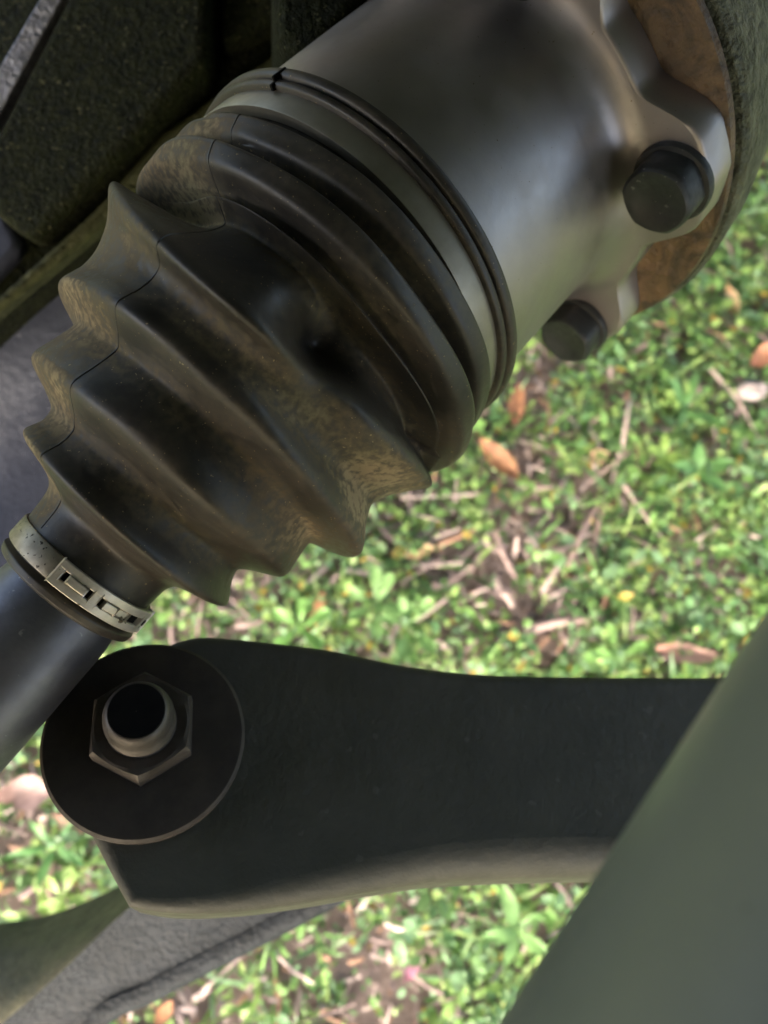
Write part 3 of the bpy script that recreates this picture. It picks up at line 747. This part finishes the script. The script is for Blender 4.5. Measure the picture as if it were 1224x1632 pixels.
# soft lower edge, tighter upper and end edges
rho = np.interp(dense[:, 0], [200, 300, 520, 800], [.002, .003, .006, .008]) * (dense[:, 1] > 1385) + .003 * (dense[:, 1] <= 1385)
for _ in range(12): rho = .25 * np.roll(rho, 1) + .5 * rho + .25 * np.roll(rho, -1)
rowsA = []
for th_ in np.linspace(0, math.pi / 2, 9):
    rowsA.append(fr + inw * (rho * (1 - math.sin(th_)))[:, None] - AM * (rho * (1 - math.cos(th_)))[:, None])
rowsA.append(fr - AM * .024); rowsA.append(fr + inw * .002 - AM * .026)
fA = grid_faces(len(rowsA), nd) + [tuple(range(nd)), tuple(range((len(rowsA) - 1) * nd, len(rowsA) * nd))[::-1]]
obj('arm_body', np.concatenate(rowsA), fA, ARM, arm, sharp=50)
ax_e = unit(np.cross(np.array([0, 1., 0]), AM)); 
def on_axis(prof, seg=72, name='', material=None, parent=None, c=None, hexa=None, **kw):
    c = AP0 if c is None else c
    g2 = np.cross(AM, ax_e); A = np.linspace(0, 2 * np.pi, seg, endpoint=False); V = []
    for l, r, *k in prof:
        rr = np.full(seg, r)
        if hexa is not None:
            h = (A - hexa) % (math.pi / 3) - math.pi / 6; q = k[0] if k else 1
            rr = r * ((1 - q) + q * math.cos(math.pi / 6) / np.cos(h))
        V.append(c + AM * l + (np.cos(A) * rr)[:, None] * ax_e + (np.sin(A) * rr)[:, None] * g2)
    return obj(name, np.concatenate(V), grid_faces(len(prof), seg), material, parent, **kw)
WC = on_arm(232, 1178, .0)
on_axis([(-.006, .0215), (-.001, .0222), (.0012, .0223), (.0020, .0216), (.0021, .0210), (.0017, .004)], 96, 'washer', WASHER, arm, WC, sharp=35)
NC = on_arm(230, 1165, .0018)
nut = on_axis([(0, .0122), (.0052, .0122), (.0066, .0112, .6), (.0068, .0098, 0), (.0062, .0075, 0), (.0050, .0070, 0)], 72, 'nut', NUT, arm, NC, hexa=math.radians(90), sharp=25)
NC2 = on_arm(230, 1165, .0018)
on_axis([(.004, .0080), (.0058, .0080), (.0062, .0076)] + [(.0066 + .0006 * i_, .0075 - .0003 * (i_ % 2)) for i_ in range(10)] + [(.0135, .0072), (.0150, .0067), (.0160, .0061), (.0162, .0056)], 48, 'threaded_stud', NUT, arm, NC2, sharp=40)
on_axis([(.0159, .0060), (.0164, .0057), (.0162, .0050), (.0160, .0001)], 48, 'stud_end', HOLE, arm, NC2, sharp=40)

# ------------------------------------------------------------------ big grey-green tube, lower right foreground
TD = unit([.545, .84, .0]); TZ = .060; TR = .028
edge_pt = P(1118, 1258, TZ); nrm = unit([TD[1], -TD[0], 0])
TC = edge_pt + nrm * TR * 1.09 + np.array([0, 0, -.0056])
tube = None
eT = np.array([0, 0, 1.]); 
v, f = lathe(TC, TD, [(-.22, .001), (-.22, TR - .002), (-.218, TR), (-.10, TR), (0, TR), (.10, TR), (.218, TR), (.22, TR - .002), (.22, .001)], 120, e=eT)
tube = obj('strut_tube', v, f, TUBE, None, sharp=40)
tag(tube, 'large smooth grey-green tube filling the lower right corner, out of focus', 'strut')

# ------------------------------------------------------------------ grey beam passing under the arm (bottom left)
beam = thing('subframe_beam', 'grey painted beam with muddy side running under the control arm, bottom left', 'beam', W(P(180, 1560, .36)))
zz = .30
A_ = spline([(-260, 1535), (-120, 1520), (0, 1506), (62, 1492), (122, 1468), (186, 1436), (280, 1380), (420, 1290), (640, 1150)], 5)
B_ = spline([(-200, 1800), (-100, 1720), (0, 1634), (66, 1578), (130, 1518), (200, 1452), (300, 1380), (450, 1280), (680, 1140)], 5)
C_ = spline([(0, 1900), (60, 1790), (150, 1632), (236, 1584), (326, 1536), (392, 1502), (446, 1474), (640, 1370), (880, 1240)], 5)
nk = len(A_)
Ap = np.array([P(u, v_, zz + .030) for u, v_ in A_]); Bp = np.array([P(u, v_, zz) for u, v_ in B_]); Cp = np.array([P(u, v_, zz + .004) for u, v_ in C_])
def strip(rowsv): return np.stack(rowsv, 1).reshape(-1, 3)
mid = [Bp * (1 - t) + Cp * t + np.array([0, 0, -.004 * math.sin(math.pi * t)]) for t in np.linspace(0, 1, 6)]
v = strip(mid); f = grid_faces(nk, 6, closed_b=False, flip=True)
obj('top_face', v, f, BEAM, beam, sharp=60)
sd = [Ap + np.array([0, 0, -.02]), Ap, Ap * .8 + Bp * .2 + np.array([0, 0, .002]), Ap * .4 + Bp * .6 + np.array([0, 0, .002]), Ap * .1 + Bp * .9 + np.array([0, 0, .002]), Bp]
obj('side_face', strip(sd), grid_faces(nk, 6, closed_b=False, flip=True), BEAMSIDE, beam, sharp=60)
o_ = np.array([.0022, -.0030, 0])
rl = [Cp - o_ * 1.0 + np.array([0, 0, -.0004]), Cp - o_ * .3 + np.array([0, 0, .0012]), Cp + o_ * .5 + np.array([0, 0, .0016]), Cp + o_ * 1.2 + np.array([0, 0, -.0005]), Cp + o_ * 1.3 + np.array([0, 0, -.025])]
obj('rolled_edge', strip(rl), grid_faces(nk, 5, closed_b=False, flip=True), BEAM, beam, sharp=60)
und = [Cp + o_ * 1.3 + np.array([0, 0, -.025]), Ap + np.array([0, 0, -.02])]
obj('underside', strip(und), grid_faces(nk, 2, closed_b=False, flip=True), BEAMSIDE, beam)
